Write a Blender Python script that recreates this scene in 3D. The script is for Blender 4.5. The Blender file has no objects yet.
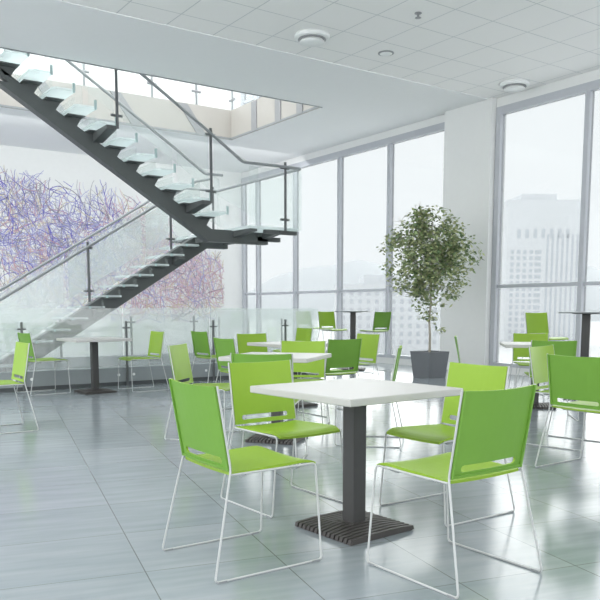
import bpy, bmesh, math, random
from mathutils import Vector, Matrix
random.seed(7)
S = bpy.context.scene
COL = S.collection
R = math.radians

# ------------------------------------------------------------------ camera
cam_d = bpy.data.cameras.new('camera')
cam = bpy.data.objects.new('camera', cam_d)
COL.objects.link(cam)
cam.location = (0, 0, 1.15)
cam.rotation_euler = (R(90 - 6.72), 0, R(-34.7))
cam_d.sensor_width = 36
cam_d.lens = 45.6
cam_d.shift_y = 0.1642
cam_d.clip_end = 5000
S.camera = cam

# ------------------------------------------------------------------ world, exposure
SKY = 1.75
w = bpy.data.worlds.new('sky')
S.world = w
w.use_nodes = True
nt = w.node_tree
nt.nodes.clear()
o_ = nt.nodes.new('ShaderNodeOutputWorld')
bg = nt.nodes.new('ShaderNodeBackground')
tc = nt.nodes.new('ShaderNodeTexCoord')
sx = nt.nodes.new('ShaderNodeSeparateXYZ')
rmp = nt.nodes.new('ShaderNodeValToRGB')
rmp.color_ramp.elements[0].position = 0.0
rmp.color_ramp.elements[0].color = (0.965, 0.98, 1.0, 1)
rmp.color_ramp.elements[1].position = 0.6
rmp.color_ramp.elements[1].color = (0.97, 0.985, 1.0, 1)
nt.links.new(tc.outputs['Generated'], sx.inputs[0])
nt.links.new(sx.outputs['Z'], rmp.inputs[0])
nt.links.new(rmp.outputs[0], bg.inputs['Color'])
bg.inputs['Strength'].default_value = SKY
nt.links.new(bg.outputs[0], o_.inputs[0])

sun_d = bpy.data.lights.new('sun', 'SUN')
sun_d.energy = 7.0
sun_d.angle = R(80)
sun_d.color = (1.0, 0.985, 0.96)
sun = bpy.data.objects.new('sun', sun_d)
COL.objects.link(sun)
sun.location = (30, 20, 30)
# high hazy light falling in through the window wall
sun.rotation_euler = (R(64), 0, R(118))

# invented area light near the ceiling, out of view, brightening chairs and floor
al = bpy.data.lights.new('ceiling_fill', 'AREA')
al.shape = 'RECTANGLE'; al.size = 7; al.size_y = 8.5
al.energy = 210
al.color = (1, 0.99, 0.97)
alo = bpy.data.objects.new('ceiling_fill', al)
COL.objects.link(alo)
alo.location = (-1.5, 4.6, 4.76)

# added fill lamp high above the stair opening, out of view, brightening the stairs
sk = bpy.data.lights.new('stair_fill', 'AREA')
sk.shape = 'RECTANGLE'; sk.size = 11; sk.size_y = 6
sk.energy = 420
sko = bpy.data.objects.new('stair_fill', sk)
COL.objects.link(sko)
sko.location = (4.5, 13.2, 9.1)

# added fill lamp, unseen behind the edge of the opening, brightening the mural wall
ww = bpy.data.lights.new('mural_fill', 'AREA')
ww.shape = 'RECTANGLE'; ww.size = 11; ww.size_y = 0.3
ww.energy = 75
wwo = bpy.data.objects.new('mural_fill', ww)
COL.objects.link(wwo)
wwo.location = (5.0, 15.0, 4.55)
wwo.rotation_euler = (R(38), 0, 0)

vs = S.view_settings
vs.view_transform = 'Standard'
vs.look = 'None'
vs.gamma = 1
vs.use_curve_mapping = False
vs.exposure = 0.40
try:
    S.cycles.transparent_max_bounces = 40
except Exception:
    pass

# ------------------------------------------------------------------ materials
def srgb(r, g, b):
    f = lambda c: (c/255/12.92) if c/255 <= 0.04045 else ((c/255+0.055)/1.055)**2.4
    return (f(r), f(g), f(b), 1)

def mat(name, col, rough=0.5, spec=0.5, metal=0.0, var=0.04, scale=12):
    m = bpy.data.materials.new(name)
    m.use_nodes = True
    t = m.node_tree
    b = t.nodes['Principled BSDF']
    b.inputs['Roughness'].default_value = rough
    b.inputs['Specular IOR Level'].default_value = spec
    b.inputs['Metallic'].default_value = metal
    no = t.nodes.new('ShaderNodeTexNoise')
    no.inputs['Scale'].default_value = scale
    geo = t.nodes.new('ShaderNodeNewGeometry')
    t.links.new(geo.outputs['Position'], no.inputs['Vector'])
    mx = t.nodes.new('ShaderNodeMix')
    mx.data_type = 'RGBA'
    mx.inputs['A'].default_value = tuple(c*(1-var) for c in col[:3]) + (1,)
    mx.inputs['B'].default_value = tuple(min(1, c*(1+var)) for c in col[:3]) + (1,)
    t.links.new(no.outputs['Fac'], mx.inputs['Factor'])
    t.links.new(mx.outputs['Result'], b.inputs['Base Color'])
    return m

def glass(name, trans, veil, fac, gloss=0.06, rough=0.02):
    """clear pane with a milky veil: transparent + diffuse/translucent film + a little gloss"""
    m = bpy.data.materials.new(name)
    m.use_nodes = True
    t = m.node_tree
    t.nodes.clear()
    out = t.nodes.new('ShaderNodeOutputMaterial')
    tr = t.nodes.new('ShaderNodeBsdfTransparent')
    tr.inputs[0].default_value = trans + (1,)
    di = t.nodes.new('ShaderNodeBsdfDiffuse')
    di.inputs[0].default_value = veil + (1,)
    tl = t.nodes.new('ShaderNodeBsdfTranslucent')
    tl.inputs[0].default_value = veil + (1,)
    gl = t.nodes.new('ShaderNodeBsdfGlossy')
    gl.inputs['Roughness'].default_value = rough
    no = t.nodes.new('ShaderNodeTexNoise')
    no.inputs['Scale'].default_value = 0.8
    mr = t.nodes.new('ShaderNodeMapRange')
    mr.inputs['To Min'].default_value = fac*0.9
    mr.inputs['To Max'].default_value = fac*1.1
    t.links.new(no.outputs['Fac'], mr.inputs['Value'])
    a = t.nodes.new('ShaderNodeMixShader')
    a.inputs[0].default_value = 0.5
    t.links.new(di.outputs[0], a.inputs[1])
    t.links.new(tl.outputs[0], a.inputs[2])
    b = t.nodes.new('ShaderNodeMixShader')
    t.links.new(mr.outputs[0], b.inputs[0])
    t.links.new(tr.outputs[0], b.inputs[1])
    t.links.new(a.outputs[0], b.inputs[2])
    c = t.nodes.new('ShaderNodeMixShader')
    c.inputs[0].default_value = gloss
    t.links.new(b.outputs[0], c.inputs[1])
    t.links.new(gl.outputs[0], c.inputs[2])
    t.links.new(c.outputs[0], out.inputs[0])
    return m

def floor_mat():
    m = mat('floor_tile', (0.36, 0.42, 0.45, 1), 0.22, 0.6)
    t = m.node_tree
    N, L = t.nodes.new, t.links.new
    b = t.nodes['Principled BSDF']
    geo = N('ShaderNodeNewGeometry')
    rot = N('ShaderNodeVectorRotate')
    rot.rotation_type = 'Z_AXIS'
    rot.inputs['Angle'].default_value = R(13.4)
    L(geo.outputs['Position'], rot.inputs['Vector'])
    sp = N('ShaderNodeSeparateXYZ')
    L(rot.outputs[0], sp.inputs[0])
    def cell(sock, off, size):
        s = N('ShaderNodeMath'); s.operation = 'SUBTRACT'; s.inputs[1].default_value = off
        L(sock, s.inputs[0])
        d = N('ShaderNodeMath'); d.operation = 'DIVIDE'; d.inputs[1].default_value = size
        L(s.outputs[0], d.inputs[0])
        fl = N('ShaderNodeMath'); fl.operation = 'FLOOR'
        L(d.outputs[0], fl.inputs[0])
        fr = N('ShaderNodeMath'); fr.operation = 'FRACT'
        L(d.outputs[0], fr.inputs[0])
        c = N('ShaderNodeMath'); c.operation = 'SUBTRACT'; c.inputs[1].default_value = 0.5
        L(fr.outputs[0], c.inputs[0])
        ab = N('ShaderNodeMath'); ab.operation = 'ABSOLUTE'
        L(c.outputs[0], ab.inputs[0])
        return fl.outputs[0], ab.outputs[0]
    fx, ax = cell(sp.outputs['X'], 0.541, 0.607)
    fy, ay = cell(sp.outputs['Y'], 3.262, 0.622)
    def gt(sock, th):
        g = N('ShaderNodeMath'); g.operation = 'GREATER_THAN'; g.inputs[1].default_value = th
        L(sock, g.inputs[0])
        return g.outputs[0]
    gx, gy = gt(ax, 0.5-0.0042), gt(ay, 0.5-0.0035)
    mxm = N('ShaderNodeMath'); mxm.operation = 'MAXIMUM'
    L(gx, mxm.inputs[0]); L(gy, mxm.inputs[1])
    cb = N('ShaderNodeCombineXYZ')
    L(fx, cb.inputs[0]); L(fy, cb.inputs[1])
    wn = N('ShaderNodeTexWhiteNoise'); wn.noise_dimensions = '2D'
    L(cb.outputs[0], wn.inputs['Vector'])
    # brushed streaks of the stone, running across the tiles
    mp = N('ShaderNodeMapping'); mp.inputs['Scale'].default_value = (1.2, 9, 1)
    L(rot.outputs[0], mp.inputs['Vector'])
    ns = N('ShaderNodeTexNoise'); ns.inputs['Scale'].default_value = 1.6; ns.inputs['Detail'].default_value = 6
    L(mp.outputs[0], ns.inputs['Vector'])
    ad = N('ShaderNodeMath'); ad.operation = 'MULTIPLY_ADD'
    ad.inputs[1].default_value = 0.30
    L(wn.outputs['Value'], ad.inputs[0]); L(ns.outputs['Fac'], ad.inputs[2])
    cr = N('ShaderNodeValToRGB')
    cr.color_ramp.elements[0].position = 0.35
    cr.color_ramp.elements[0].color = FLOOR_A
    cr.color_ramp.elements[1].position = 0.95
    cr.color_ramp.elements[1].color = FLOOR_B
    L(ad.outputs[0], cr.inputs[0])
    mx = N('ShaderNodeMix'); mx.data_type = 'RGBA'
    mx.inputs['B'].default_value = (0.13, 0.15, 0.155, 1)
    L(mxm.outputs[0], mx.inputs['Factor']); L(cr.outputs[0], mx.inputs['A'])
    L(mx.outputs['Result'], b.inputs['Base Color'])
    rr = N('ShaderNodeMapRange')
    rr.inputs['To Min'].default_value = 0.12; rr.inputs['To Max'].default_value = 0.20
    L(ns.outputs['Fac'], rr.inputs['Value']); L(rr.outputs[0], b.inputs['Roughness'])
    bp = N('ShaderNodeBump'); bp.inputs['Strength'].default_value = 0.02; bp.inputs['Distance'].default_value = 0.004
    L(ns.outputs['Fac'], bp.inputs['Height']); L(bp.outputs[0], b.inputs['Normal'])
    return m

def ceil_mat():
    m = mat('ceiling_tile', (0.8, 0.82, 0.82, 1), 0.9, 0.1)
    t = m.node_tree
    N, L = t.nodes.new, t.links.new
    b = t.nodes['Principled BSDF']
    geo = N('ShaderNodeNewGeometry')
    sp = N('ShaderNodeSeparateXYZ')
    L(geo.outputs['Position'], sp.inputs[0])
    outs = []
    for ax, off, size in (('X', 5.133, 0.675), ('Y', 6.987, 0.683)):
        s = N('ShaderNodeMath'); s.operation = 'SUBTRACT'; s.inputs[1].default_value = off
        L(sp.outputs[ax], s.inputs[0])
        d = N('ShaderNodeMath'); d.operation = 'DIVIDE'; d.inputs[1].default_value = size
        L(s.outputs[0], d.inputs[0])
        fr = N('ShaderNodeMath'); fr.operation = 'FRACT'
        L(d.outputs[0], fr.inputs[0])
        c = N('ShaderNodeMath'); c.operation = 'SUBTRACT'; c.inputs[1].default_value = 0.5
        L(fr.outputs[0], c.inputs[0])
        ab = N('ShaderNodeMath'); ab.operation = 'ABSOLUTE'
        L(c.outputs[0], ab.inputs[0])
        g = N('ShaderNodeMath'); g.operation = 'GREATER_THAN'; g.inputs[1].default_value = 0.5-0.011
        L(ab.outputs[0], g.inputs[0])
        outs.append(g.outputs[0])
    mm = N('ShaderNodeMath'); mm.operation = 'MAXIMUM'
    L(outs[0], mm.inputs[0]); L(outs[1], mm.inputs[1])
    mx = N('ShaderNodeMix'); mx.data_type = 'RGBA'
    mx.inputs['A'].default_value = (0.925, 0.92, 0.915, 1)
    mx.inputs['B'].default_value = (0.66, 0.68, 0.69, 1)
    L(mm.outputs[0], mx.inputs['Factor'])
    L(mx.outputs['Result'], b.inputs['Base Color'])
    return m

FLOOR_A = (0.232, 0.277, 0.30, 1)
FLOOR_B = (0.325, 0.363, 0.39, 1)
M = {}
M['floor'] = floor_mat()
M['ctile'] = ceil_mat()
M['cplain'] = mat('plain_ceiling_plaster', (0.875, 0.885, 0.895, 1), 0.9, 0.1, var=0.01)
M['wall'] = mat('white_wall_paint', (0.82, 0.83, 0.825, 1), 0.8, 0.2, var=0.015)
M['frame'] = mat('grey_window_aluminium', (0.50, 0.52, 0.56, 1), 0.4, 0.5)
M['pane'] = glass('tinted_window_glass', (0.632, 0.645, 0.645), (0.8, 0.82, 0.85), 0.03, 0.02)  # tint dims the outside, white veil puts haze into the view
M['guard'] = glass('whitish_guard_glass', (0.95, 0.975, 0.965), (0.93, 0.955, 0.955), 0.20, 0.05)  # white diffuse film mixed into transparent glass
M['clear'] = glass('stair_guard_glass', (0.975, 0.99, 0.985), (0.92, 0.95, 0.95), 0.07, 0.02)
M['tread'] = glass('milky_tread_glass', (0.90, 0.96, 0.955), (0.85, 0.905, 0.91), 0.60, 0.06, 0.1)
M['gedge'] = mat('green_glass_edge', (0.45, 0.58, 0.58, 1), 0.2, 0.5)
M['steel'] = mat('dark_grey_steel', (0.095, 0.105, 0.105, 1), 0.5, 0.4)
M['rail'] = mat('grey_rail_steel', (0.27, 0.29, 0.30, 1), 0.4, 0.5)
M['post'] = mat('post_steel', (0.12, 0.13, 0.135, 1), 0.4, 0.5)
M['curb'] = mat('grey_curb_cladding', (0.30, 0.335, 0.35, 1), 0.5, 0.4)
M['plinth'] = mat('dark_skirting', (0.09, 0.10, 0.105, 1), 0.6, 0.3)
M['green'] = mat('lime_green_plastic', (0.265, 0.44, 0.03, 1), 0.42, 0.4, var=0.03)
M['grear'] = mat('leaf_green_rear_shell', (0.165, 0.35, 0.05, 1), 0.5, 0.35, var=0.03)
M['wire'] = mat('white_chrome_wire', (0.52, 0.54, 0.54, 1), 0.3, 0.5)
M['black'] = mat('black_rubber', (0.03, 0.03, 0.03, 1), 0.6, 0.3)
M['top'] = mat('white_laminate', (0.51, 0.51, 0.50, 1), 0.4, 0.4, var=0.01)
M['pole'] = mat('anthracite_metal', (0.060, 0.060, 0.060, 1), 0.45, 0.4)
M['base'] = mat('dark_brown_grey_cast_base', (0.060, 0.056, 0.054, 1), 0.5, 0.4)
M['planter'] = mat('grey_planter_fibre', (0.17, 0.18, 0.195, 1), 0.5, 0.4)
M['soil'] = mat('dark_soil', (0.08, 0.065, 0.05, 1), 0.9, 0.1, var=0.4, scale=60)
M['bark'] = mat('pale_bark', (0.42, 0.39, 0.33, 1), 0.8, 0.2, var=0.2, scale=40)
M['leaf1'] = mat('olive_leaf', (0.25, 0.33, 0.15, 1), 0.5, 0.4, var=0.25, scale=8)
M['leaf2'] = mat('pale_leaf', (0.42, 0.46, 0.24, 1), 0.5, 0.4, var=0.2, scale=8)
M['leaf3'] = mat('dark_leaf', (0.14, 0.21, 0.10, 1), 0.5, 0.4, var=0.25, scale=8)
M['beige'] = mat('beige_fascia_panel', (0.44, 0.425, 0.395, 1), 0.35, 0.5, var=0.02)
M['strip'] = mat('grey_standin_strip', (0.30, 0.31, 0.32, 1), 0.5, 0.4)
M['fix'] = mat('white_fixture_plastic', (0.86, 0.88, 0.88, 1), 0.5, 0.4)
M['fixdark'] = mat('grey_fixture_grille', (0.30, 0.31, 0.32, 1), 0.5, 0.4)
M['bwall'] = mat('pale_tower_facade', (0.80, 0.82, 0.84, 1), 0.8, 0.2, var=0.02, scale=0.05)  # distance haze put into the pale facade colour
M['bwin'] = mat('pale_tower_window', (0.62, 0.645, 0.68, 1), 0.5, 0.3, var=0.08, scale=0.1)  # same haze mixed in, lowering contrast with the walls
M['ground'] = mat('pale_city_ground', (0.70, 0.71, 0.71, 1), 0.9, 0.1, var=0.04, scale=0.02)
M['hill'] = mat('hazy_blue_hill', (0.62, 0.65, 0.67, 1), 0.95, 0.0, var=0.04, scale=0.01)  # haze put into the pale hill colour
M['paper'] = mat('mural_ground', (0.82, 0.83, 0.825, 1), 0.8, 0.1, var=0.02)
MUR = [mat('mural_violet_ink', (0.17, 0.16, 0.52, 1), 0.8, 0.1), mat('mural_lilac_ink', (0.42, 0.42, 0.66, 1), 0.8, 0.1),
       mat('mural_grey_ink', (0.30, 0.29, 0.34, 1), 0.8, 0.1), mat('mural_rose_ink', (0.58, 0.36, 0.42, 1), 0.8, 0.1),
       mat('mural_pale_pink_ink', (0.68, 0.52, 0.60, 1), 0.8, 0.1), mat('mural_sand_ink', (0.66, 0.60, 0.45, 1), 0.8, 0.1)]

# ------------------------------------------------------------------ mesh helpers
class MB:
    def __init__(s):
        s.v, s.f, s.mi, s.sm = [], [], [], []
    def add(s, vs_, fs_, mi=0, smooth=False):
        o = len(s.v)
        s.v += [tuple(p) for p in vs_]
        for f in fs_:
            s.f.append(tuple(i+o for i in f)); s.mi.append(mi); s.sm.append(smooth)
        return s
    def box(s, x0, x1, y0, y1, z0, z1, mi=0):
        x0, x1 = min(x0, x1), max(x0, x1); y0, y1 = min(y0, y1), max(y0, y1); z0, z1 = min(z0, z1), max(z0, z1)
        vs_ = [(x0,y0,z0),(x1,y0,z0),(x1,y1,z0),(x0,y1,z0),(x0,y0,z1),(x1,y0,z1),(x1,y1,z1),(x0,y1,z1)]
        return s.add(vs_, [(0,3,2,1),(4,5,6,7),(0,1,5,4),(1,2,6,5),(2,3,7,6),(3,0,4,7)], mi)
    def prism(s, pts, ax, a, b, mi=0):
        """polygon pts (2D) extruded along axis ax from a to b; the 2D coords fill the other axes in order"""
        def mk(p, t):
            q = [p[0], p[1]]; q.insert(ax, t); return tuple(q)
        n = len(pts)
        vs_ = [mk(p, a) for p in pts] + [mk(p, b) for p in pts]
        fs_ = [tuple(range(n-1, -1, -1)), tuple(range(n, 2*n))]
        for i in range(n):
            j = (i+1) % n
            fs_.append((i, j, n+j, n+i))
        return s.add(vs_, fs_, mi)
    def tube(s, path, r, n=8, mi=0, caps=True, rads=None):
        P = [Vector(p) for p in path]
        T = []
        for i in range(len(P)):
            a = P[max(i-1, 0)]; b = P[min(i+1, len(P)-1)]
            T.append((b-a).normalized())
        up = Vector((0, 0, 1)) if abs(T[0].z) < 0.9 else Vector((1, 0, 0))
        nrm = T[0].cross(up).normalized()
        vs_, fs_ = [], []
        for i, p in enumerate(P):
            nrm = (nrm - T[i]*nrm.dot(T[i])).normalized()
            bn = T[i].cross(nrm)
            rr = rads[i] if rads else r
            for k in range(n):
                a = 2*math.pi*k/n
                vs_.append(p + nrm*(rr*math.cos(a)) + bn*(rr*math.sin(a)))
        for i in range(len(P)-1):
            for k in range(n):
                k2 = (k+1) % n
                fs_.append((i*n+k, i*n+k2, (i+1)*n+k2, (i+1)*n+k))
        s.add(vs_, fs_, mi, True)
        if caps:
            e = len(P)-1
            s.add([vs_[k] for k in range(n)], [tuple(range(n-1, -1, -1))], mi)
            s.add([vs_[e*n+k] for k in range(n)], [tuple(range(n))], mi)
        return s
    def lathe(s, prof, c=(0, 0, 0), n=24, mi=0):
        vs_, fs_ = [], []
        for (r, z) in prof:
            for k in range(n):
                a = 2*math.pi*k/n
                vs_.append((c[0]+r*math.cos(a), c[1]+r*math.sin(a), c[2]+z))
        for i in range(len(prof)-1):
            for k in range(n):
                k2 = (k+1) % n
                fs_.append((i*n+k, i*n+k2, (i+1)*n+k2, (i+1)*n+k))
        fs_.append(tuple(range(n-1, -1, -1)))
        fs_.append(tuple((len(prof)-1)*n+k for k in range(n)))
        return s.add(vs_, fs_, mi, True)
    def shell(s, us, vs2, func, th, mi=0, mb=None):
        """two-sided sheet: func(u,v)->point,normal ; thickness th behind"""
        nu, nv = len(us), len(vs2)
        F, B, bk = [], [], []
        for u in us:
            for v in vs2:
                p, nn = func(u, v)
                F.append(p); B.append(tuple(p[i]-nn[i]*th for i in range(3)))
        n = nu*nv
        fs_ = []
        for i in range(nu-1):
            for j in range(nv-1):
                a, b, c, d = i*nv+j, (i+1)*nv+j, (i+1)*nv+j+1, i*nv+j+1
                fs_.append((a, b, c, d)); bk.append((n+d, n+c, n+b, n+a))
        side = []
        for i in range(nu-1):
            a, b = i*nv, (i+1)*nv
            side.append((a, n+a, n+b, b))
            a, b = i*nv+nv-1, (i+1)*nv+nv-1
            side.append((a, b, n+b, n+a))
        for j in range(nv-1):
            a, b = j, j+1
            side.append((a, b, n+b, n+a))
            a, b = (nu-1)*nv+j, (nu-1)*nv+j+1
            side.append((a, n+a, n+b, b))
        o = len(s.v)
        s.add(F+B, fs_+side, mi, False)
        for f in bk:
            s.f.append(tuple(i+o for i in f)); s.mi.append(mi if mb is None else mb); s.sm.append(False)
        return s
    def build(s, name, mats, parent=None, recalc=True):
        me = bpy.data.meshes.new(name)
        me.from_pydata(s.v, [], s.f)
        mats = mats if isinstance(mats, (list, tuple)) else [mats]
        for m in mats:
            me.materials.append(m)
        me.polygons.foreach_set('material_index', s.mi)
        me.polygons.foreach_set('use_smooth', s.sm)
        if recalc:
            b = bmesh.new(); b.from_mesh(me)
            bmesh.ops.recalc_face_normals(b, faces=b.faces)
            b.to_mesh(me); b.free()
        me.update()
        o = bpy.data.objects.new(name, me)
        COL.objects.link(o)
        if parent:
            o.parent = parent
        return o

def bevel(o, wd=0.004, seg=2):
    md = o.modifiers.new('bevel', 'BEVEL')
    md.width = wd; md.segments = seg; md.limit_method = 'ANGLE'; md.angle_limit = R(40)
    return o

def fillet(pts, r, n=4):
    P = [Vector(p) for p in pts]
    out = [P[0]]
    for i in range(1, len(P)-1):
        a = (P[i-1]-P[i]); b = (P[i+1]-P[i])
        rr = min(r, a.length*0.45, b.length*0.45)
        p0 = P[i]+a.normalized()*rr; p1 = P[i]+b.normalized()*rr
        for k in range(n+1):
            t = k/n
            out.append(p0*(1-t)**2 + P[i]*(2*t*(1-t)) + p1*t*t)
    out.append(P[-1])
    return out

def empty(name, loc=(0, 0, 0), rz=0):
    o = bpy.data.objects.new(name, None)
    o.empty_display_size = 0.1
    o.location = loc; o.rotation_euler = (0, 0, rz)
    COL.objects.link(o)
    return o

def tag(o, label, cat, group=None):
    o['label'] = label; o['category'] = cat
    if group:
        o['group'] = group
    return o

def struct(o):
    o['kind'] = 'structure'
    return o

def copy_tree(o, parent=None):
    c = o.copy(); COL.objects.link(c)
    if parent:
        c.parent = parent
    for ch in list(o.children):
        copy_tree(ch, c)
    return c

# ------------------------------------------------------------------ room shell
XW = 10.7          # window wall
HC = 4.8           # ceiling
YA = 18.2          # mural wall
VX, VY0, VY1 = 8.48, 11.55, 14.85     # opening in the slab above the stairs
UF = 5.38          # upper floor level
XL, YB = -5.0, -6.0

struct(MB().box(XL, XW+0.15, YB, YA, -0.2, 0).build('floor', M['floor']))
c = MB()
c.box(XL, XW, YB, 9.47, HC, HC+0.12, 0)
struct(c.build('ceiling', M['ctile']))
c = MB()
c.box(XL, XW, 9.47, VY0, HC-0.012, UF)
c.box(VX, XW, VY0, YA, HC-0.012, UF)
c.box(XL, VX, VY1, YA, HC-0.012, UF)
struct(c.build('ceiling_plaster', M['cplain']))
# far wall carries the mural, upper storey above it
struct(MB().box(XL, XW+0.15, YA, YA+0.2, -0.2, 9.2).build('wall_far', M['wall']))
struct(MB().box(XL, XW+0.15, 9.0, YA+0.2, 9.2, 9.4).build('ceiling_upper', M['wall']))
wr = MB()
wr.box(XW-0.14, XW+0.25, 9.39, 10.52, 0, HC)                 # pier between the two windows
wr.box(XW-0.02, XW+0.25, YB, 9.385, 4.645, HC)
wr.box(XW-0.02, XW+0.25, 10.52, YA, 4.645, HC)
wr.box(XW-0.02, XW+0.25, YB, 9.385, 0, 0.13)
wr.box(XW-0.02, XW+0.25, 10.52, YA, 0, 0.13)
struct(wr.build('wall_right', M['wall']))

def window(name, y0, y1, divs, z0=0.13, z1=4.645, tz=1.55):
    """frame with mullions at divs, a transom at tz; panes are children"""
    xa, xb = XW-0.03, XW+0.09
    f = MB()
    f.box(xa, xb, y0, y1, z1-0.13, z1)
    f.box(xa, xb, y0, y1, z0, z0+0.06)
    f.box(xa, xb, y0, y0+0.10, z0+0.06, z1-0.13)
    f.box(xa, xb, y1-0.10, y1, z0+0.06, z1-0.13)
    root = struct(f.build(name, M['frame']))
    ds = [y0+0.05] + list(divs) + [y1-0.05]
    for d in divs:
        bevel(MB().box(xa-0.01, xb, d-0.042, d+0.042, z0+0.06, z1-0.13).build('mullion', M['frame'], root), 0.006)
    for a, b in zip(ds[:-1], ds[1:]):
        MB().box(xa+0.03, xb-0.03, a+0.04, b-0.04, tz-0.03, tz+0.03).build('transom', M['frame'], root)
        MB().box(XW+0.03, XW+0.045, a+0.03, b-0.03, z0+0.05, tz-0.02).build('pane', M['pane'], root)
        MB().box(XW+0.03, XW+0.045, a+0.03, b-0.03, tz+0.02, z1-0.12).build('pane', M['pane'], root)
    return root

window('window_1', 10.525, 18.2, [12.2, 13.89, 15.67, 17.42])
window('window_2', -6.0, 9.38, [-3.1, -1.36, 0.4, 2.2, 4.0, 5.78, 7.55])
window('window_3', 9.0, 18.2, [10.45, 12.2, 13.89, 15.67, 17.42], UF, 8.9, 6.6)

# fascia of the opening
fs = MB()
fs.box(XL, VX+0.02, VY1-0.03, VY1, HC-0.012, UF+0.02)
fs.box(VX-0.03, VX, VY0, VY1, HC-0.012, UF+0.02)
fas = struct(fs.build('trim_opening', M['beige']))
MB().box(XL, VX-0.03, VY1-0.045, VY1-0.03, HC-0.012, HC+0.025).build('edge_bead', M['rail'], fas)
MB().box(VX-0.045, VX-0.03, VY0, VY1-0.03, HC-0.012, HC+0.025).build('edge_bead', M['rail'], fas)
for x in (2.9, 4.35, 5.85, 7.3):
    MB().prism([(x-0.11, UF), (x+0.11, UF), (x+0.55, HC), (x+0.33, HC)], 1, VY1-0.05, VY1-0.03).build('standin_strip', M['strip'], fas)  # slanted bars standing in for mullion shadows and reflections on the fascia
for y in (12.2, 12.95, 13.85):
    MB().box(VX-0.05, VX-0.03, y-0.10, y+0.10, HC, UF).build('standin_strip', M['strip'], fas)
struct(MB().box(XL, VX, VY0-0.02, VY0, HC-0.025, UF).build('trim_opening_edge', M['rail']))

# ------------------------------------------------------------------ mural
def mural():
    rt = MB()
    rnd = random.Random(11)
    y = YA-0.012
    def top(x):
        for (xa, za), (xb, zb) in zip(TOP[:-1], TOP[1:]):
            if xa <= x <= xb:
                return za+(zb-za)*(x-xa)/(xb-xa)
        return 2.6
    TOP = [(2.5, 4.5), (4.4, 4.45), (5.8, 4.3), (7.0, 4.3), (8.1, 4.1), (8.9, 3.1), (10.05, 2.75), (10.2, 2.3)]
    rt.box(2.5, 10.45, YA-0.01, YA-0.001, 0.7, 4.55, 6)
    foci = [(5.1, 3.1, 0), (6.2, 2.9, 0), (4.4, 2.6, 0), (4.6, 3.7, 1), (7.0, 3.2, 1), (5.6, 2.2, 3), (8.0, 2.6, 4), (9.0, 2.1, 3), (9.4, 1.4, 4), (8.2, 1.5, 3), (7.4, 1.9, 4), (3.6, 3.0, 0), (9.7, 2.1, 3), (6.6, 1.5, 4), (5.2, 1.4, 4)]
    for i in range(3600):
        fx, fz, base = rnd.choice(foci)
        sp = 1.0 if rnd.random() < 0.6 else 0.5
        x = rnd.gauss(fx, 0.62*sp); z = rnd.gauss(fz, 0.5*sp)
        ang = math.atan2(z-fz, x-fx)+rnd.gauss(0, 0.7)
        if rnd.random() < 0.35:
            ang = rnd.gauss(1.9, 0.5)
        curv = rnd.gauss(0, 0.12)
        wd = rnd.choice((0.004, 0.006, 0.008, 0.011)) * (1.4 if rnd.random() < 0.08 else 1)
        if x < 7.3:
            mi = rnd.choice((0, 0, 1, 1, 1, 2, 2, 5, 3)) if z > 1.9 else rnd.choice((1, 4, 4, 2, 5, 1))
        else:
            mi = rnd.choice((3, 4, 4, 4, 2, 1, 5))
        pts = []
        for k in range(rnd.randint(5, 12)):
            pts.append((x, z))
            x += 0.075*math.cos(ang); z += 0.075*math.sin(ang)
            ang += curv+rnd.gauss(0, 0.16)
            if x > 10.12 or x < 2.6 or z > top(x)+rnd.uniform(-0.35, 0.02) or z < 0.8:
                break
        if len(pts) < 3:
            continue
        vs_, fs_ = [], []
        for k, (px, pz) in enumerate(pts):
            a = pts[max(k-1, 0)]; b = pts[min(k+1, len(pts)-1)]
            dx, dz = b[0]-a[0], b[1]-a[1]
            l = math.hypot(dx, dz) or 1
            ww = wd*(1-0.6*k/len(pts))
            yy = y-0.0004*(i % 11)
            vs_ += [(px-dz/l*ww, yy, pz+dx/l*ww), (px+dz/l*ww, yy, pz-dx/l*ww)]
        for k in range(len(pts)-1):
            fs_.append((2*k, 2*k+1, 2*k+3, 2*k+2))
        rt.add(vs_, fs_, mi)
    o = rt.build('mural', MUR+[M['paper']], None, False)
    tag(o, 'abstract wall mural of scribbled violet and rose lines behind the stairs', 'mural')
mural()

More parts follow.
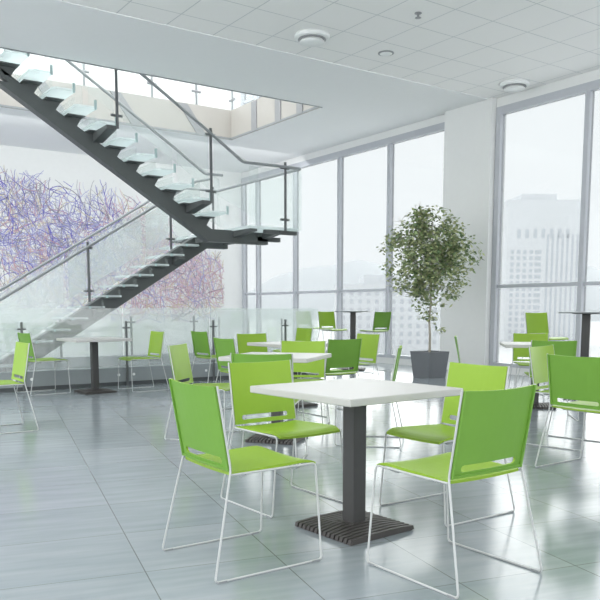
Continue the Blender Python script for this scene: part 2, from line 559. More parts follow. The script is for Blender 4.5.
# ------------------------------------------------------------------ staircase
def staircase():
    root = tag(empty('staircase', (7.4, 13.1, 0)), 'grey steel half-turn staircase with milky glass treads and glass guards', 'staircase')
    inv = Matrix.Translation((-7.4, -13.1, 0))
    def put(mb, name, m, parent=None):
        o = mb.build(name, m, parent or root)
        o.matrix_parent_inverse = inv if (parent is None) else Matrix.Identity(4)
        return o
    run, rise = 0.324, 0.2
    sl = rise/run
    ZL = 2.6
    xu, xl = 6.88, 6.98
    # ---- upper flight: climbs to -X ; nearer the viewer
    yn, yf, yb0, yb1 = 11.6, 12.95, 12.2, 12.38
    top = lambda x: 3.56+0.62*(4.9-x)
    zb = 2.34
    th = 0.24
    xk = 4.9-(zb-(3.56-th))/0.62
    pts = [(7.72, zb), (xk, zb), (2.97, top(2.97)-th), (3.35, 4.52), (4.9-(4.52-3.56)/0.62, 4.52), (xk+0.06, 2.56), (7.72, 2.56)]
    put(MB().prism(pts, 1, yb0, yb1), 'stringer', M['steel'])
    x2 = 1.4
    put(MB().prism([(3.4, top(3.4)-0.12), (x2, top(x2)-0.12), (x2, top(x2)), (3.3, top(3.3))], 1, yb0+0.01, yb1-0.05), 'stringer', M['steel'])
    # ---- lower flight: climbs to +X ; farther
    ln, lf, lb0, lb1 = 13.5, 14.75, 13.72, 13.90
    ltop = lambda x: 1.71+0.62*(x-5.6)
    lx = 5.6+(2.36-1.33)/0.62
    pts = [(7.72, 2.36), (7.72, 2.56), (5.6+(2.56-1.71)/0.62, 2.56), (5.6-1.71/0.62, 0.0), (5.6+(0-1.33)/0.62, 0.0), (lx, 2.36)]
    put(MB().prism(pts, 1, lb0, lb1), 'stringer', M['steel'])
    # landing: glass deck on cross arms
    put(MB().box(6.95, 8.0, yn, lf, ZL-0.05, ZL), 'landing', M['tread'])
    fr = MB()
    fr.prism([(yn, ZL-0.05), (yn, ZL-0.09), (yb0, ZL-0.16), (lb1, ZL-0.16), (lf, ZL-0.09), (lf, ZL-0.05)], 0, 7.6, 7.72)
    fr.prism([(yn, ZL-0.05), (yn, ZL-0.09), (yb0, ZL-0.16), (lb1, ZL-0.16), (lf, ZL-0.09), (lf, ZL-0.05)], 0, 6.98, 7.12)
    fr.box(7.3, 7.98, yn+0.02, yn+0.10, ZL-0.12, ZL-0.05)
    fr.box(7.5, 8.0, 12.2, 12.3, ZL-0.2, ZL-0.12)
    put(fr, 'landing_frame', M['steel'])
    def tread(k, up):
        if up:
            nose = xu-run*k; z = ZL+rise*k; x0, x1 = nose-0.335, nose
            ya, yz, ba, bb = yn, yf, yb0, yb1
        else:
            nose = xl-run*k; z = ZL-rise*k; x0, x1 = nose, nose+0.335
            ya, yz, ba, bb = ln, lf, lb0, lb1
        c = 0.06
        poly = [(x0+c, ya), (x1-c, ya), (x1, ya+c), (x1, yz-c), (x1-c, yz), (x0+c, yz), (x0, yz-c), (x0, ya+c)]
        t = put(MB().prism(poly, 2, z-0.032, z), 'tread', M['tread'])
        b = MB()
        ym = (ba+bb)/2
        xm = (x0+x1)/2
        bt = (top(xm) if up else ltop(xm)) - 0.03
        b.prism([(x0+0.03, z-0.046), (x1-0.03, z-0.046), (xm+0.05, bt), (xm-0.05, bt)], 1, ba+0.01, bb-0.01)
        b.box(x0+0.03, x1-0.03, ba-0.15, bb+0.15, z-0.062, z-0.046)
        if k in (2, 7, 12):
            b.prism([(ya-0.02, z-0.046), (ya-0.02, z-0.10), (ba, z-0.20), (ba, z-0.046)], 0, xm-0.02, x1-0.03)
        o = b.build('bracket', M['steel'], t)
        e = MB().box(x1-0.05 if up else x0+0.01, x1-0.01 if up else x0+0.05, ya-0.012, ya+0.0, z-0.05, z+0.09 if up else z-0.0)
        e.build('edge_clip', M['gedge'], t)
        # glass upstand at the back of the tread
        xr = x0+0.01 if up else x1-0.02
        MB().box(xr, xr+0.012, ya+0.10, yz-0.10, z, z+0.11).build('upstand', M['clear'], t)
        return nose, z
    for k in range(1, 14):
        tread(k, True)
    for k in range(1, 13):
        tread(k, False)
    def post(x, y, z0, z1, sgn=-1):
        p = put(MB().box(x-0.02, x+0.02, y-0.012, y+0.012, z0, z1), 'post', M['post'])
        for zz in (z0+0.20, z1-0.10):
            if zz < z1:
                MB().tube([(x-0.09, y+0.02, zz), (x+0.09, y+0.02, zz)], 0.022, 8).build('clamp', M['post'], p)
        return p
    def rail(path):
        m = MB()
        for (a, b) in zip(path[:-1], path[1:]):
            a, b = Vector(a), Vector(b)
        return put(MB().tube(fillet(path, 0.05), 0.026, 10), 'handrail', M['rail'])
    def panel(x0, z0, x1, z1, y, h0=0.10, h1=0.98, m_='clear'):
        return put(MB().prism([(x0, z0+h0), (x1, z1+h0), (x1, z1+h1), (x0, z0+h1)], 1, y-0.006, y+0.006), 'glass_panel', M[m_])
    nz = lambda x: ZL+sl*(xu-x)
    lz = lambda x: ZL-sl*(xl-x)
    for y in (yn-0.02, yf+0.02):
        xs = [xu-run*12-0.02, xu-run*7-0.02, xu-run*2-0.02]
        for x in xs if y < yb0 else xs[:0]:
            post(x, y, nz(x)-0.1, nz(x)+1.12)
        rail([(1.7, y-0.0, nz(1.7)+1.04), (xs[0], y, nz(xs[0])+1.04), (xs[2], y, nz(xs[2])+1.04), (xu-0.05, y, nz(xu-0.05)+1.02), (7.72 if y < yb0 else 7.2, y, ZL+1.06)])
        panel(xs[1]-0.05, nz(xs[1]-0.05), xs[0]+0.05, nz(xs[0]+0.05), y)
        panel(xs[2]-0.05, nz(xs[2]-0.05), xs[1]+0.05, nz(xs[1]+0.05), y)
        panel(xs[0]-0.05, nz(xs[0]-0.05), 1.7, nz(1.7), y)
        panel(xu+0.25, ZL, xs[2]+0.05, nz(xs[2]+0.05), y)
    for y in (ln-0.02, lf+0.02):
        xs = [xl-run*7+0.02, xl-run*2+0.02]
        for x in xs if y < lb0 else xs[:0]:
            post(x, y, lz(x)+0.06, lz(x)+1.12)
        x0 = xl-run*12
        post(x0, y, 0.25, lz(x0)+1.12)
        rail([(x0, y, lz(x0)+1.04), (xl-0.1, y, lz(xl-0.1)+1.04), (7.2, y, ZL+1.06)])
        panel(x0+0.05, lz(x0+0.05), xs[0]-0.05, lz(xs[0]-0.05), y, m_='guard')
        panel(xs[0]+0.05, lz(xs[0]+0.05), xs[1]-0.05, lz(xs[1]-0.05), y, m_='guard')
        panel(xs[1]+0.05, lz(xs[1]+0.05), xl, lz(xl), y, m_='guard')
    # landing guards
    post(7.7, yn-0.02, ZL-0.06, ZL+1.14)
    post(7.96, lf+0.02, ZL-0.06, ZL+1.14)
    put(MB().box(6.95, 7.66, yn-0.026, yn-0.014, ZL+0.05, ZL+1.0), 'glass_panel', M['clear'])
    put(MB().box(7.74, 8.06, yn-0.026, yn-0.014, ZL-0.04, ZL+1.05), 'glass_panel', M['clear'])
    put(MB().box(8.04, 8.052, yn, lf, ZL-0.04, ZL+1.0), 'glass_panel', M['clear'])
    rail([(7.72, yn-0.02, ZL+1.06), (8.05, yn, ZL+1.06), (8.05, lf, ZL+1.06), (7.2, lf+0.02, ZL+1.06)])
staircase()

# ------------------------------------------------------------------ guard round the stair, on this floor
def guard():
    root = tag(empty('glass_railing', (5, 11.05, 0)), 'whitish glass guard railing on a grey curb in front of the stairs', 'railing')
    inv = Matrix.Translation((-5, -11.05, 0))
    def put(mb, name, m):
        o = mb.build(name, m, root); o.matrix_parent_inverse = inv; return o
    y0, y1, xe = 10.98, 11.16, 8.06
    cb = MB().box(-3, xe, y0, y1, 0.05, 0.27).box(xe-0.18, xe, y1, 14.8, 0.05, 0.27)
    bevel(put(cb, 'curb', M['curb']))
    put(MB().box(-3, xe+0.01, y0-0.02, y1, 0, 0.055).box(xe-0.18, xe+0.01, y1, 14.8, 0, 0.055), 'plinth', M['plinth'])
    xs = [-3, -0.2, 1.31, 2.86, 4.39, 5.87, 7.27, 8.06]
    for a, b in zip(xs[:-1], xs[1:]):
        put(MB().box(a+0.01, b-0.01, 11.06, 11.072, 0.27, 1.16), 'glass_panel', M['guard'])
    ys = [11.08, 12.3, 13.55, 14.8]
    for a, b in zip(ys[:-1], ys[1:]):
        put(MB().box(xe-0.09, xe-0.078, a+0.01, b-0.01, 0.27, 1.16), 'glass_panel', M['guard'])
    def post(x, y, z0, z1, dx, dy):
        p = put(MB().box(x-0.014, x+0.014, y-0.014, y+0.014, z0, z1), 'post', M['post'])
        for zz in (0.40, z1-0.10):
            o = MB().tube([(x-dx*0.06, y-dy*0.06, zz), (x+dx*0.06, y+dy*0.06, zz)], 0.012, 8).build('clamp', M['post'], p)
    for x in xs[1:-1]:
        post(x, 10.94, 0, 0.97, 1, 0)
        if x > 2:
            b = MB()
            b.tube([(x-0.12, 10.975, 0.16), (x-0.12, 10.985, 0.16)], 0.022, 10)
            b.tube([(x+0.12, 10.975, 0.16), (x+0.12, 10.985, 0.16)], 0.022, 10)
            put(b, 'bolt', M['fix'])
    for y in ys[1:]:
        post(xe+0.03, y, 0, 0.97, 0, 1)
guard()

def guard_far():
    root = tag(empty('glass_railing', (5, 14.98, 0)), 'glass guard railing with slim posts on the far side of the stairs below the mural', 'railing')
    inv = Matrix.Translation((-5, -14.98, 0))
    def put(mb, name, m):
        o = mb.build(name, m, root); o.matrix_parent_inverse = inv; return o
    xs = [3.2, 4.65, 6.11, 7.55, 8.0]
    bevel(put(MB().box(3.2, 8.0, 14.9, 15.06, 0, 0.2), 'curb', M['curb']))
    for a, b in zip(xs[:-1], xs[1:]):
        put(MB().box(a+0.01, b-0.01, 14.97, 14.982, 0.2, 1.05), 'glass_panel', M['clear'])
    for x in xs[:-1]:
        p = put(MB().box(x-0.018, x+0.018, 14.935, 14.965, 0.2, 1.0), 'post', M['post'])
        MB().tube([(x-0.09, 14.95, 0.88), (x+0.09, 14.95, 0.88)], 0.018, 8).build('clamp', M['post'], p)
guard_far()

def guard_up():
    root = tag(empty('glass_railing', (6, VY1+0.1, UF)), 'upper floor glass railing round the ceiling opening above the stairs', 'railing')
    inv = Matrix.Translation((-6, -(VY1+0.1), -UF))
    def put(mb, name, m):
        o = mb.build(name, m, root); o.matrix_parent_inverse = inv; return o
    xs = [1.0, 2.3, 3.8, 5.25, 6.65, 7.65, VX+0.05]
    for a, b in zip(xs[:-1], xs[1:]):
        put(MB().box(a+0.01, b-0.01, VY1+0.04, VY1+0.052, UF+0.02, UF+1.05), 'glass_panel', M['clear'])
    ys = [VY0, 12.6, 13.7, VY1]
    for a, b in zip(ys[:-1], ys[1:]):
        put(MB().box(VX+0.05, VX+0.062, a+0.01, b-0.01, UF+0.02, UF+1.05), 'glass_panel', M['clear'])
    for x in xs[1:-1]:
        p = put(MB().box(x-0.02, x+0.02, VY1+0.0, VY1+0.03, UF, UF+1.0), 'post', M['rail'])
        MB().tube([(x-0.10, VY1+0.02, UF+0.3), (x+0.10, VY1+0.02, UF+0.3)], 0.03, 8).build('clamp', M['strip'], p)
    for y in ys[1:]:
        p = put(MB().box(VX+0.01, VX+0.04, y-0.02, y+0.02, UF, UF+1.0), 'post', M['rail'])
        MB().tube([(VX+0.02, y-0.1, UF+0.25), (VX+0.02, y+0.1, UF+0.25)], 0.03, 8).build('clamp', M['strip'], p)
guard_up()

# ------------------------------------------------------------------ chairs
def lerp(a, b, t):
    return a+(b-a)*t

def make_chair(name, lift=0.0, w_=0.44, bh=1.0, depth=1.0):
    """wire sled chair; local +X is forward. lift raises the seat (bar stool)"""
    root = empty(name)
    hw = w_/2
    zs = 0.460+lift
    xr, xf = -0.165*depth, 0.278*depth
    # ---- seat: thin shell with a dip and a drooping front edge
    def seat_f(u, v):
        x = lerp(xr-0.005, xf, v)
        yy = u*hw*(1.0-0.04*max(0, v-0.9)/0.1)
        z = zs-0.004+0.016*v - 0.012*math.sin(math.pi*min(1, v))*(1-u*u) - 0.022*max(0, (v-0.82)/0.18)**2 - 0.006*(1-u*u)
        return (x, yy, z), (0, 0, 1)
    us = [-1, -0.8, -0.6, -0.4, -0.2, 0, 0.2, 0.4, 0.6, 0.8, 1]
    vv = [0, 0.12, 0.25, 0.4, 0.55, 0.7, 0.82, 0.88, 0.94, 1]
    m = MB().shell(us, vv, seat_f, 0.012)
    seat = m.build('seat', M['green'], root)
    # ---- backrest: concave panel with a long slot near its foot
    zb0, zb1 = zs+0.005, zs+0.370*bh
    def back_f(u, v):
        z = lerp(zb0, zb1, v)
        x = xr - 0.062*v - 0.004 - 0.022*(1-u*u)*(0.35+0.65*v)
        return (x, u*hw, z - 0.006*(1-u*u)*v), (1, 0, 0)
    s0, s1 = 0.065, 0.145
    us0 = 0.77
    rr = 0.06
    b = MB()
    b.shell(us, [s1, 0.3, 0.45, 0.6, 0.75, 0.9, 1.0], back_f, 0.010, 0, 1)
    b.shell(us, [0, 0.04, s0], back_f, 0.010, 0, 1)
    nrow = 8
    for sgn in (-1, 1):
        rows = [s0+(s1-s0)*i/nrow for i in range(nrow+1)]
        vm, hh = (s0+s1)/2, (s1-s0)/2
        def end_f(t, v, sgn=sgn):
            q = (v-vm)/hh
            ui = us0-rr+rr*math.sqrt(max(0, 1-q*q))
            return back_f(sgn*lerp(ui, 1, t), v)
        b.shell([0, 0.5, 1], rows, end_f, 0.010, 0, 1)
    # raised rim on the rear: two side flanges and one along the foot
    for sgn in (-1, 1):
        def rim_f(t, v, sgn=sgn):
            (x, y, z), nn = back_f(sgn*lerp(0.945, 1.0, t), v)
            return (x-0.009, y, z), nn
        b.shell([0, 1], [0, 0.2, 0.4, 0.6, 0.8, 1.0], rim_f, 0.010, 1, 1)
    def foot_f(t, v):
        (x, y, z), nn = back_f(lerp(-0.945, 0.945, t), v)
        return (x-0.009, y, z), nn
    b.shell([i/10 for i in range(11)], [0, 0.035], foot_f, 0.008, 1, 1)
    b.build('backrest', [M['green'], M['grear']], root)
    # ---- white wire sled frames, one per side
    ff, fr_ = 0.275*depth+0.05*(lift > 0), -0.28*depth-0.05*(lift > 0)
    fy = hw+0.045+0.03*(lift > 0)
    rd = 0.0050
    for sgn in (-1, 1):
        f = MB()
        ys = sgn*(hw+0.006)
        top = back_f(1, 1.0)[0]
        f.tube(fillet([(top[0]-0.006, ys, top[2]+0.002), (xr-0.012, ys, zs+0.01), (fr_, sgn*fy, rd), (ff, sgn*fy, rd), (xf-0.012, ys, zs-0.010), (xr-0.008, ys, zs-0.012)], 0.022), rd, 8)
        g = f.build('sled_frame', M['wire'], root)
        for xx in (fr_+0.035, ff-0.035):
            MB().box(xx-0.02, xx+0.02, sgn*fy-0.007, sgn*fy+0.007, 0.0, 0.008).build('glide', M['rail'], g)
    for xx in (xr+0.07, xf-0.10):
        MB().tube([(xx, -hw-0.004, zs-0.012), (xx, -hw*0.8, zs-0.032), (xx, hw*0.8, zs-0.032), (xx, hw+0.004, zs-0.012)], 0.006, 8).build('cross_rod', M['wire'], root)
    if lift:
        t_ = 0.30
        MB().tube([(lerp(ff, xf, t_/zs), -lerp(fy, hw, t_/zs), t_), (lerp(ff, xf, t_/zs), lerp(fy, hw, t_/zs), t_)], 0.007, 8).build('footrest', M['wire'], root)
    return root

CH = [
 # x, y, heading, label
 (1.74, 3.00, 0, 'lime green chair left of the nearest white table, its back turned to the viewer', 'chairs at the nearest table'),
 (2.46, 3.735, -88, 'lime green chair behind the nearest white table, facing the viewer across it', 'chairs at the nearest table'),
 (2.432, 2.315, 91, 'lime green chair right in front of the nearest table, back to the viewer', 'chairs at the nearest table'),
 (3.14, 3.05, 180, 'lime green chair at the right of the nearest table, facing left, behind the largest chair', 'chairs at the nearest table'),
 (3.06, 4.85, 47, 'lime green chair mostly hidden behind the chair across the nearest table, dark rear rim showing', 'chairs at the second table'),
 (4.25, 6.14, 227, 'lime green chair beyond the second table, facing the viewer above its white top', 'chairs at the second table'),
 (3.18, 6.13, -46, 'narrow pale lime chair left of the second table, just above the left front chair', 'chairs at the second table'),
 (4.23, 5.03, 135, 'lime green chair seen edge-on in front of the planter, just left of it', 'chairs at the second table'),
 (4.335, 7.40, 0, 'lime green chair seen from behind at the left of the third table, near the railing', 'chairs at the third table'),
 (5.07, 6.705, 90, 'lime green chair seen from behind right of the second table top, slot at its foot', 'chairs at the third table'),
 (5.17, 8.35, -90, 'lime green chair facing the viewer behind the left corner of the third table', 'chairs at the third table'),
 (6.12, 7.62, 180, 'pale lime chair half hidden, just below the bar table by the left window', 'chairs at the third table'),
 (8.10, 6.39, 227, 'lime green chair facing the viewer behind the far right white table, below a bar stool', 'chairs at the far right table'),
 (6.74, 5.10, 47, 'lime green chair seen from behind in front of the far right white table', 'chairs at the far right table'),
 (6.81, 6.18, -45, 'lime green chair seen edge-on right of the potted tree, against the white pier', 'chairs at the far right table'),
 (5.55, 4.02, -78, 'pale lime chair facing right just behind the chair at the right edge of the photo', 'chairs at the right edge'),
 (4.79, 3.24, 1, 'lime green chair cut off by the right edge of the photo, back to the viewer', 'chairs at the right edge'),
 (4.33, 10.2, 180, 'lime green chair at the right of the left pedestal table, facing left before the railing', 'chairs at the left table'),
 (3.03, 10.6, 5, 'lime green chair at the left of the left pedestal table, facing right', 'chairs at the left table'),
 (1.74, 7.54, 180, 'lime green chair at the left edge of the photo, facing left out of view', 'chairs at the left edge'),
 (5.30, 9.88, 3, 'lime green chair facing right in front of the curb, between two railing posts', 'chairs by the railing'),
 (7.2, 10.6, 180, 'small far lime chair by the railing corner, above the chair beyond the second table', 'chairs by the railing'),
]
proto = make_chair('chair')
for i, (x, y, hd, lab, grp) in enumerate(CH):
    o = proto if i == 0 else copy_tree(proto)
    o.location = (x, y, 0); o.rotation_euler = (0, 0, R(hd))
    tag(o, lab, 'chair', grp)

ST = [
 (8.98, 11.86, -90, 'tall lime green bar stool between the bar table and the end of the glass railing', 'bar stools'),
 (9.43, 13.3, -90, 'tall bar stool seen faintly through the corner of the glass railing', 'bar stools'),
 (9.12, 10.74, 90, 'tall lime green bar stool right of the bar table, in front of the left window', 'bar stools'),
 (8.76, 6.70, -100, 'tall lime green bar stool left of the bar table at the right window', 'bar stools'),
]
sproto = make_chair('bar_stool', 0.30, 0.38, 0.92, 0.85)
for i, (x, y, hd, lab, grp) in enumerate(ST):
    o = sproto if i == 0 else copy_tree(sproto)
    o.location = (x, y, 0); o.rotation_euler = (0, 0, R(hd))
    tag(o, lab, 'bar stool', grp)

# ------------------------------------------------------------------ tables
def make_table(name, size=0.78, h=0.75, base=0.45, pw=0.088, topmat='top', th=0.036):
    root = empty(name)
    s = size/2
    bevel(MB().box(-s, s, -s, s, h-th, h).build('tabletop', M[topmat], root), 0.005)
    p = MB()
    p.box(-pw/2, pw/2, -pw/2, pw/2, 0.03, h-th-0.01)
    p.box(-0.16, 0.16, -0.16, 0.16, h-th-0.010, h-th)
    bevel(p.build('pedestal', M['pole'], root), 0.006)
    b = MB()
    hb = base/2
    b.box(-hb+0.01, hb-0.01, -hb+0.01, hb-0.01, 0.0, 0.008)
    n = 14
    for i in range(n):
        a = -hb+base*i/n
        y0, y1 = a+0.0055, a+base/n-0.0055
        d = abs((i+0.5)/n-0.5)*2
        zt = 0.044-0.012*d
        # each rib runs the length of the base, its two ends sloped off
        b.prism([(-hb, 0.004), (hb, 0.004), (hb-0.006, 0.026), (0.10, zt), (-0.10, zt), (-hb+0.006, 0.026)], 1, y0, y1)
    b.box(-pw/2-0.02, pw/2+0.02, -pw/2-0.02, pw/2+0.02, 0.012, 0.045)
    b.build('base', M['base'], root)
    return root

TB = [
 (2.458, 3.05, 4, 'nearest white square table on an anthracite column and ribbed base'),
 (3.62, 5.58, 38, 'second white square table, behind the chair across the nearest table'),
 (5.08, 7.50, 2, 'third white square table, only its left corner showing before a chair'),
 (7.36, 5.76, 45, 'far right white square table, its left tip showing before a chair by the window'),
 (3.64, 10.25, 2, 'white square table on an anthracite column standing alone at the left before the railing'),
 (5.55, 3.26, 2, 'white square table hidden behind the chair at the right edge of the photo'),
]
tp = make_table('pedestal_table')
for i, (x, y, a, lab) in enumerate(TB):
    o = tp if i == 0 else copy_tree(tp)
    o.location = (x, y, 0); o.rotation_euler = (0, 0, R(a))
    tag(o, lab, 'table', 'white pedestal tables')
bp_ = make_table('bar_table', 0.62, 1.115, 0.46, 0.10, 'rail', 0.02)
for i, (x, y, a, lab) in enumerate([(9.07, 11.33, 45, 'tall bar table on a dark column before the left window'),
                                    (8.62, 5.98, 30, 'tall bar table on a dark column at the right edge of the photo')]):
    o = bp_ if i == 0 else copy_tree(bp_)
    o.location = (x, y, 0); o.rotation_euler = (0, 0, R(a))
    tag(o, lab, 'bar table', 'bar tables')

# ------------------------------------------------------------------ potted tree
def tree():
    root = tag(empty('potted_tree', (9.12, 9.32, 0)), 'slender leafy ficus tree in a tapered grey square planter by the pier', 'potted tree')
    rnd = random.Random(5)
    a, b, h = 0.19, 0.232, 0.44
    m = MB()
    V = []
    for (s, z) in ((a, 0), (b, h), (b-0.025, h), (b-0.03, h-0.05)):
        V += [(-s, -s, z), (s, -s, z), (s, s, z), (-s, s, z)]
    F = [(3, 2, 1, 0)]
    for l in range(3):
        for k in range(4):
            k2 = (k+1) % 4
            F.append((l*4+k, l*4+k2, l*4+4+k2, l*4+4+k))
    m.add(V, F)
    pl = m.build('planter', M['planter'], root)
    MB().box(-b+0.03, b-0.03, -b+0.03, b-0.03, h-0.08, h-0.045).build('soil', M['soil'], pl)
    tr = MB()
    # heading: the view's right is (0.82,-0.57)
    rx, ry = 0.822, -0.569
    tips = []
    def branch(p, d, ln, r0, lvl):
        P = [Vector(p)]; d = Vector(d).normalized()
        n = 6
        for i in range(n):
            d = (d+Vector((rnd.gauss(0, .12), rnd.gauss(0, .12), rnd.gauss(0.03, .07)))).normalized()
            P.append(P[-1]+d*(ln/n))
        tr.tube(P, r0, 6, rads=[max(0.0025, r0*(1-0.7*i/n)) for i in range(n+1)])
        for i in range(2, n+1):
            tips.append((P[i], lvl))
        if lvl < 3:
            for k in range(4 if lvl < 2 else 3):
                q = P[rnd.randint(2, n)]
                az = rnd.uniform(0, 2*math.pi)
                dd = Vector((math.cos(az), math.sin(az), rnd.uniform(0.1, 0.9)))*0.8+d*0.5
                branch(q, dd, ln*rnd.uniform(0.5, 0.75), r0*0.45, lvl+1)
    trunk = [Vector((0, 0, h-0.06)), Vector((0.0, 0.0, 0.7)), Vector((-0.02*rx, -0.02*ry, 1.0)), Vector((0.01, 0.0, 1.25)), Vector((0.0, 0.01, 1.6)), Vector((0.02, 0, 2.2)), Vector((0.0, 0, 2.7))]
    tr.tube(trunk, 0.02, 8, rads=[0.022, 0.02, 0.018, 0.016, 0.013, 0.009, 0.004])
    for k in range(13):
        t = rnd.uniform(1.05, 2.35)
        az = k*2.4
        branch((0, 0, t), (math.cos(az), math.sin(az), rnd.uniform(0.35, 1.0)), rnd.uniform(0.32, 0.5), 0.008, 1)
    tr.build('trunk', M['bark'], root)
    lf = MB()
    def leaf(c, mi):
        az = rnd.uniform(0, 2*math.pi)
        dr = Vector((math.cos(az), math.sin(az), rnd.uniform(-0.9, 0.3))).normalized()
        sd = dr.cross(Vector((rnd.gauss(0, .5), rnd.gauss(0, .5), 1))).normalized()
        nn = dr.cross(sd)
        L_, W_ = rnd.uniform(0.055, 0.095), rnd.uniform(0.019, 0.030)
        p0 = c; p1 = c+dr*(L_*0.45)+sd*W_+nn*0.006; p2 = c+dr*L_-Vector((0, 0, 0.01)); p3 = c+dr*(L_*0.45)-sd*W_+nn*0.006
        lf.add([p0, p1, p2, p3], [(0, 1, 2), (0, 2, 3)], mi)
    def inside(p):
        lat = p.x*rx+p.y*ry
        dep = p.x*ry*-1+p.y*rx
        z = p.z
        # crown profile: width by height
        prof = [(1.15, 0.20), (1.3, 0.42), (1.5, 0.62), (1.75, 0.76), (2.05, 0.84), (2.3, 0.76), (2.5, 0.52), (2.68, 0.40), (2.84, 0.24), (2.95, 0.06)]
        if z < 1.15 or z > 2.95:
            return False
        for (za, wa), (zb_, wb) in zip(prof[:-1], prof[1:]):
            if za <= z <= zb_:
                wd = wa+(wb-wa)*(z-za)/(zb_-za)
                cl = -0.04
                return ((lat-cl)/wd)**2+(dep/(wd*0.9))**2 < 1
        return False
    cl_ = []
    while len(cl_) < 520:
        p = Vector((rnd.uniform(-.85, .85), rnd.uniform(-.85, .85), rnd.uniform(1.15, 2.95)))
        if inside(p):
            cl_.append(p)
    for p in cl_:
        tone = rnd.random()
        for k in range(rnd.randint(4, 10)):
            q = p+Vector((rnd.gauss(0, .05), rnd.gauss(0, .05), rnd.gauss(0, .035)))
            r_ = rnd.random()*0.6+tone*0.4
            leaf(q, 0 if r_ < 0.42 else (1 if r_ < 0.74 else 2))
    for (p, lvl) in tips:
        for k in range(2 if lvl > 1 else 1):
            if inside(p):
                leaf(p+Vector((rnd.gauss(0, .03), rnd.gauss(0, .03), rnd.gauss(0, .03))), rnd.choice((0, 1, 2)))
    # a few low sprigs on the trunk
    for (la, z, n) in ((-0.10, 1.02, 22), (0.07, 1.0, 22), (0.16, 0.80, 20), (-0.14, 1.1, 14), (0.0, 1.12, 16)):
        for k in range(n):
            leaf(Vector((la*rx+rnd.gauss(0, .04), la*ry+rnd.gauss(0, .04), z+rnd.gauss(0, .03))), rnd.choice((0, 1, 1, 2)))
    lf.build('foliage', [M['leaf1'], M['leaf2'], M['leaf3']], root, False)
tree()

# ------------------------------------------------------------------ ceiling fixtures
def speaker(x, y, lab):
    r = tag(empty('ceiling_speaker', (x, y, HC)), lab, 'ceiling fixture', 'round ceiling fixtures')
    MB().lathe([(0.235, 0), (0.24, -0.02), (0.235, -0.045), (0.20, -0.055)], n=32).build('housing', M['fix'], r)
    MB().lathe([(0.15, -0.055), (0.15, -0.085), (0.17, -0.09), (0.17, -0.10), (0.05, -0.105)], n=32).build('deflector', M['fix'], r)
    g = MB().lathe([(0.185, -0.054), (0.19, -0.066), (0.16, -0.07)], n=32)
    g.build('grille', M['fixdark'], r)
speaker(6.22, 8.70, 'round white ceiling fixture at the top centre of the tiled ceiling')
speaker(10.2, 8.60, 'round white ceiling fixture beside the top of the right window')
r = tag(empty('downlight', (7.514, 8.683, HC)), 'small recessed grey downlight in the tiled ceiling', 'downlight')
MB().lathe([(0.115, 0), (0.115, -0.010), (0.09, -0.012)], n=28).build('trim_ring', M['fixdark'], r)
MB().lathe([(0.090, -0.011), (0.085, -0.018), (0.02, -0.018)], n=28).build('lens', M['fix'], r)
r = tag(empty('sprinkler_head', (6.86, 7.33, HC)), 'tiny dark sprinkler head hanging from the tiled ceiling', 'sprinkler')
MB().lathe([(0.045, 0), (0.045, -0.008), (0.015, -0.01), (0.015, -0.05)], n=16).build('body', M['strip'], r)
MB().lathe([(0.035, -0.055), (0.04, -0.06), (0.01, -0.062)], n=16).build('deflector', M['strip'], r)

# ------------------------------------------------------------------ outside
YAW = R(34.7)
FH = Vector((math.sin(YAW), math.cos(YAW), 0)); RH = Vector((math.cos(YAW), -math.sin(YAW), 0))
struct(MB().box(-200, 1800, -900, 1800, -16, -15).build('ground', M['ground']))

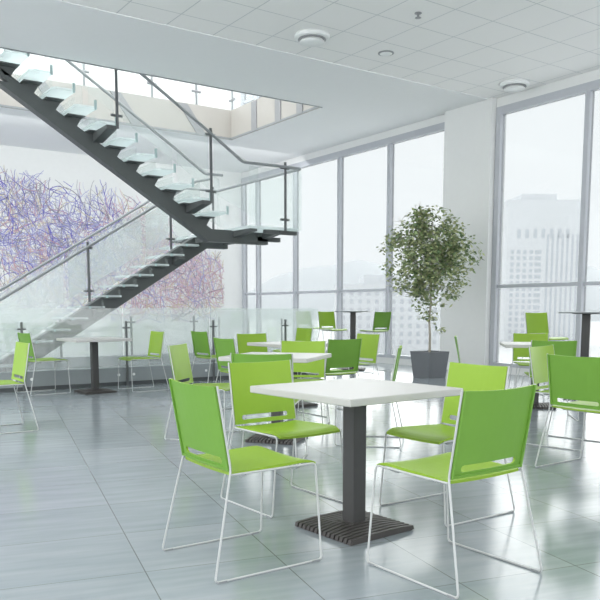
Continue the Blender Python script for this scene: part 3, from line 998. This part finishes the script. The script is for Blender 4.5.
def building(name, lab, lat0, lat1, dist, z1, turn, wins, ribs=(), depth=25):
    """pale block standing at dist along the view; wins = (lat, z, width, height) in metres on its front"""
    c0 = FH*dist+RH*((lat0+lat1)/2)
    root = tag(empty(name, (c0.x, c0.y, -15), -YAW+R(turn)), lab, 'building')
    hw = (lat1-lat0)/2
    b = MB().box(-hw, hw, 0, depth, 0, z1+15)
    b.box(-hw*0.6, hw*0.3, 3, depth-3, z1+15, z1+18)
    b.build('walls', M['bwall'], root)
    base = {}
    for (la, z, ww, hh) in wins:
        key = (round(ww, 2), round(hh, 2))
        if key not in base:
            o = MB().box(-ww/2, ww/2, -0.12, 0.1, 0, hh).build('window', M['bwin'], root)
            base[key] = o
        else:
            o = base[key].copy(); COL.objects.link(o); o.parent = root
        o.location = (la-(lat0+lat1)/2, 0, z+15)
    for la in ribs:
        MB().box(la-(lat0+lat1)/2-0.5, la-(lat0+lat1)/2+0.5, -0.6, 0, 0, z1+13).build('rib', M['bwall'], root)

D1 = 350
px = lambda p, d: (p-300)/760*d
pz = lambda y, d: 1.15+(309-y)/760*d
wins = []
for c_ in range(4):
    for r_ in range(15):
        wins.append((px(509+c_*6.2, D1), pz(252+r_*6.0, D1)-1.5, 1.5, 1.75))
for r_ in range(15):
    wins.append((px(534.5, D1), pz(252+r_*6.0, D1)-1.5, 2.9, 1.75))
for c_ in range(7):
    wins.append((px(543.5+c_*4.9, D1), pz(345, D1), 0.95, pz(236, D1)-pz(345, D1)))
for c_ in range(7):
    wins.append((px(515+c_*8.0, D1), pz(240, D1), 1.6, 4.2))
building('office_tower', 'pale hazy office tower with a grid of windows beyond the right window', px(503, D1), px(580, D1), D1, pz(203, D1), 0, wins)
D2 = 260
wins = []
for c_ in range(13):
    for r_ in range(7):
        wins.append((px(343+c_*8.3, D2), pz(293+r_*8.0, D2)-1.0, 1.25, 1.5))
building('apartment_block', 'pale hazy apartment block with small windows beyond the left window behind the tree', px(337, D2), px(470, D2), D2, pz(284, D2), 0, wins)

def hill(name, lab, pts, d, depth=300):
    m = MB()
    V, F = [], []
    n = len(pts)
    for (p, y) in pts:
        q = FH*d+RH*px(p, d); V.append((q.x, q.y, -15))
    for (p, y) in pts:
        q = FH*(d+depth*0.5)+RH*px(p, d); V.append((q.x, q.y, pz(y, d)*1.3))
    for (p, y) in pts:
        q = FH*(d+depth)+RH*px(p, d); V.append((q.x, q.y, -15))
    for l in range(2):
        for i in range(n-1):
            F.append((l*n+i, l*n+i+1, (l+1)*n+i+1, (l+1)*n+i))
    m.add(V, F, 0, True)
    o = m.build(name, M['hill'], None, False)
    tag(o, lab, 'hill')
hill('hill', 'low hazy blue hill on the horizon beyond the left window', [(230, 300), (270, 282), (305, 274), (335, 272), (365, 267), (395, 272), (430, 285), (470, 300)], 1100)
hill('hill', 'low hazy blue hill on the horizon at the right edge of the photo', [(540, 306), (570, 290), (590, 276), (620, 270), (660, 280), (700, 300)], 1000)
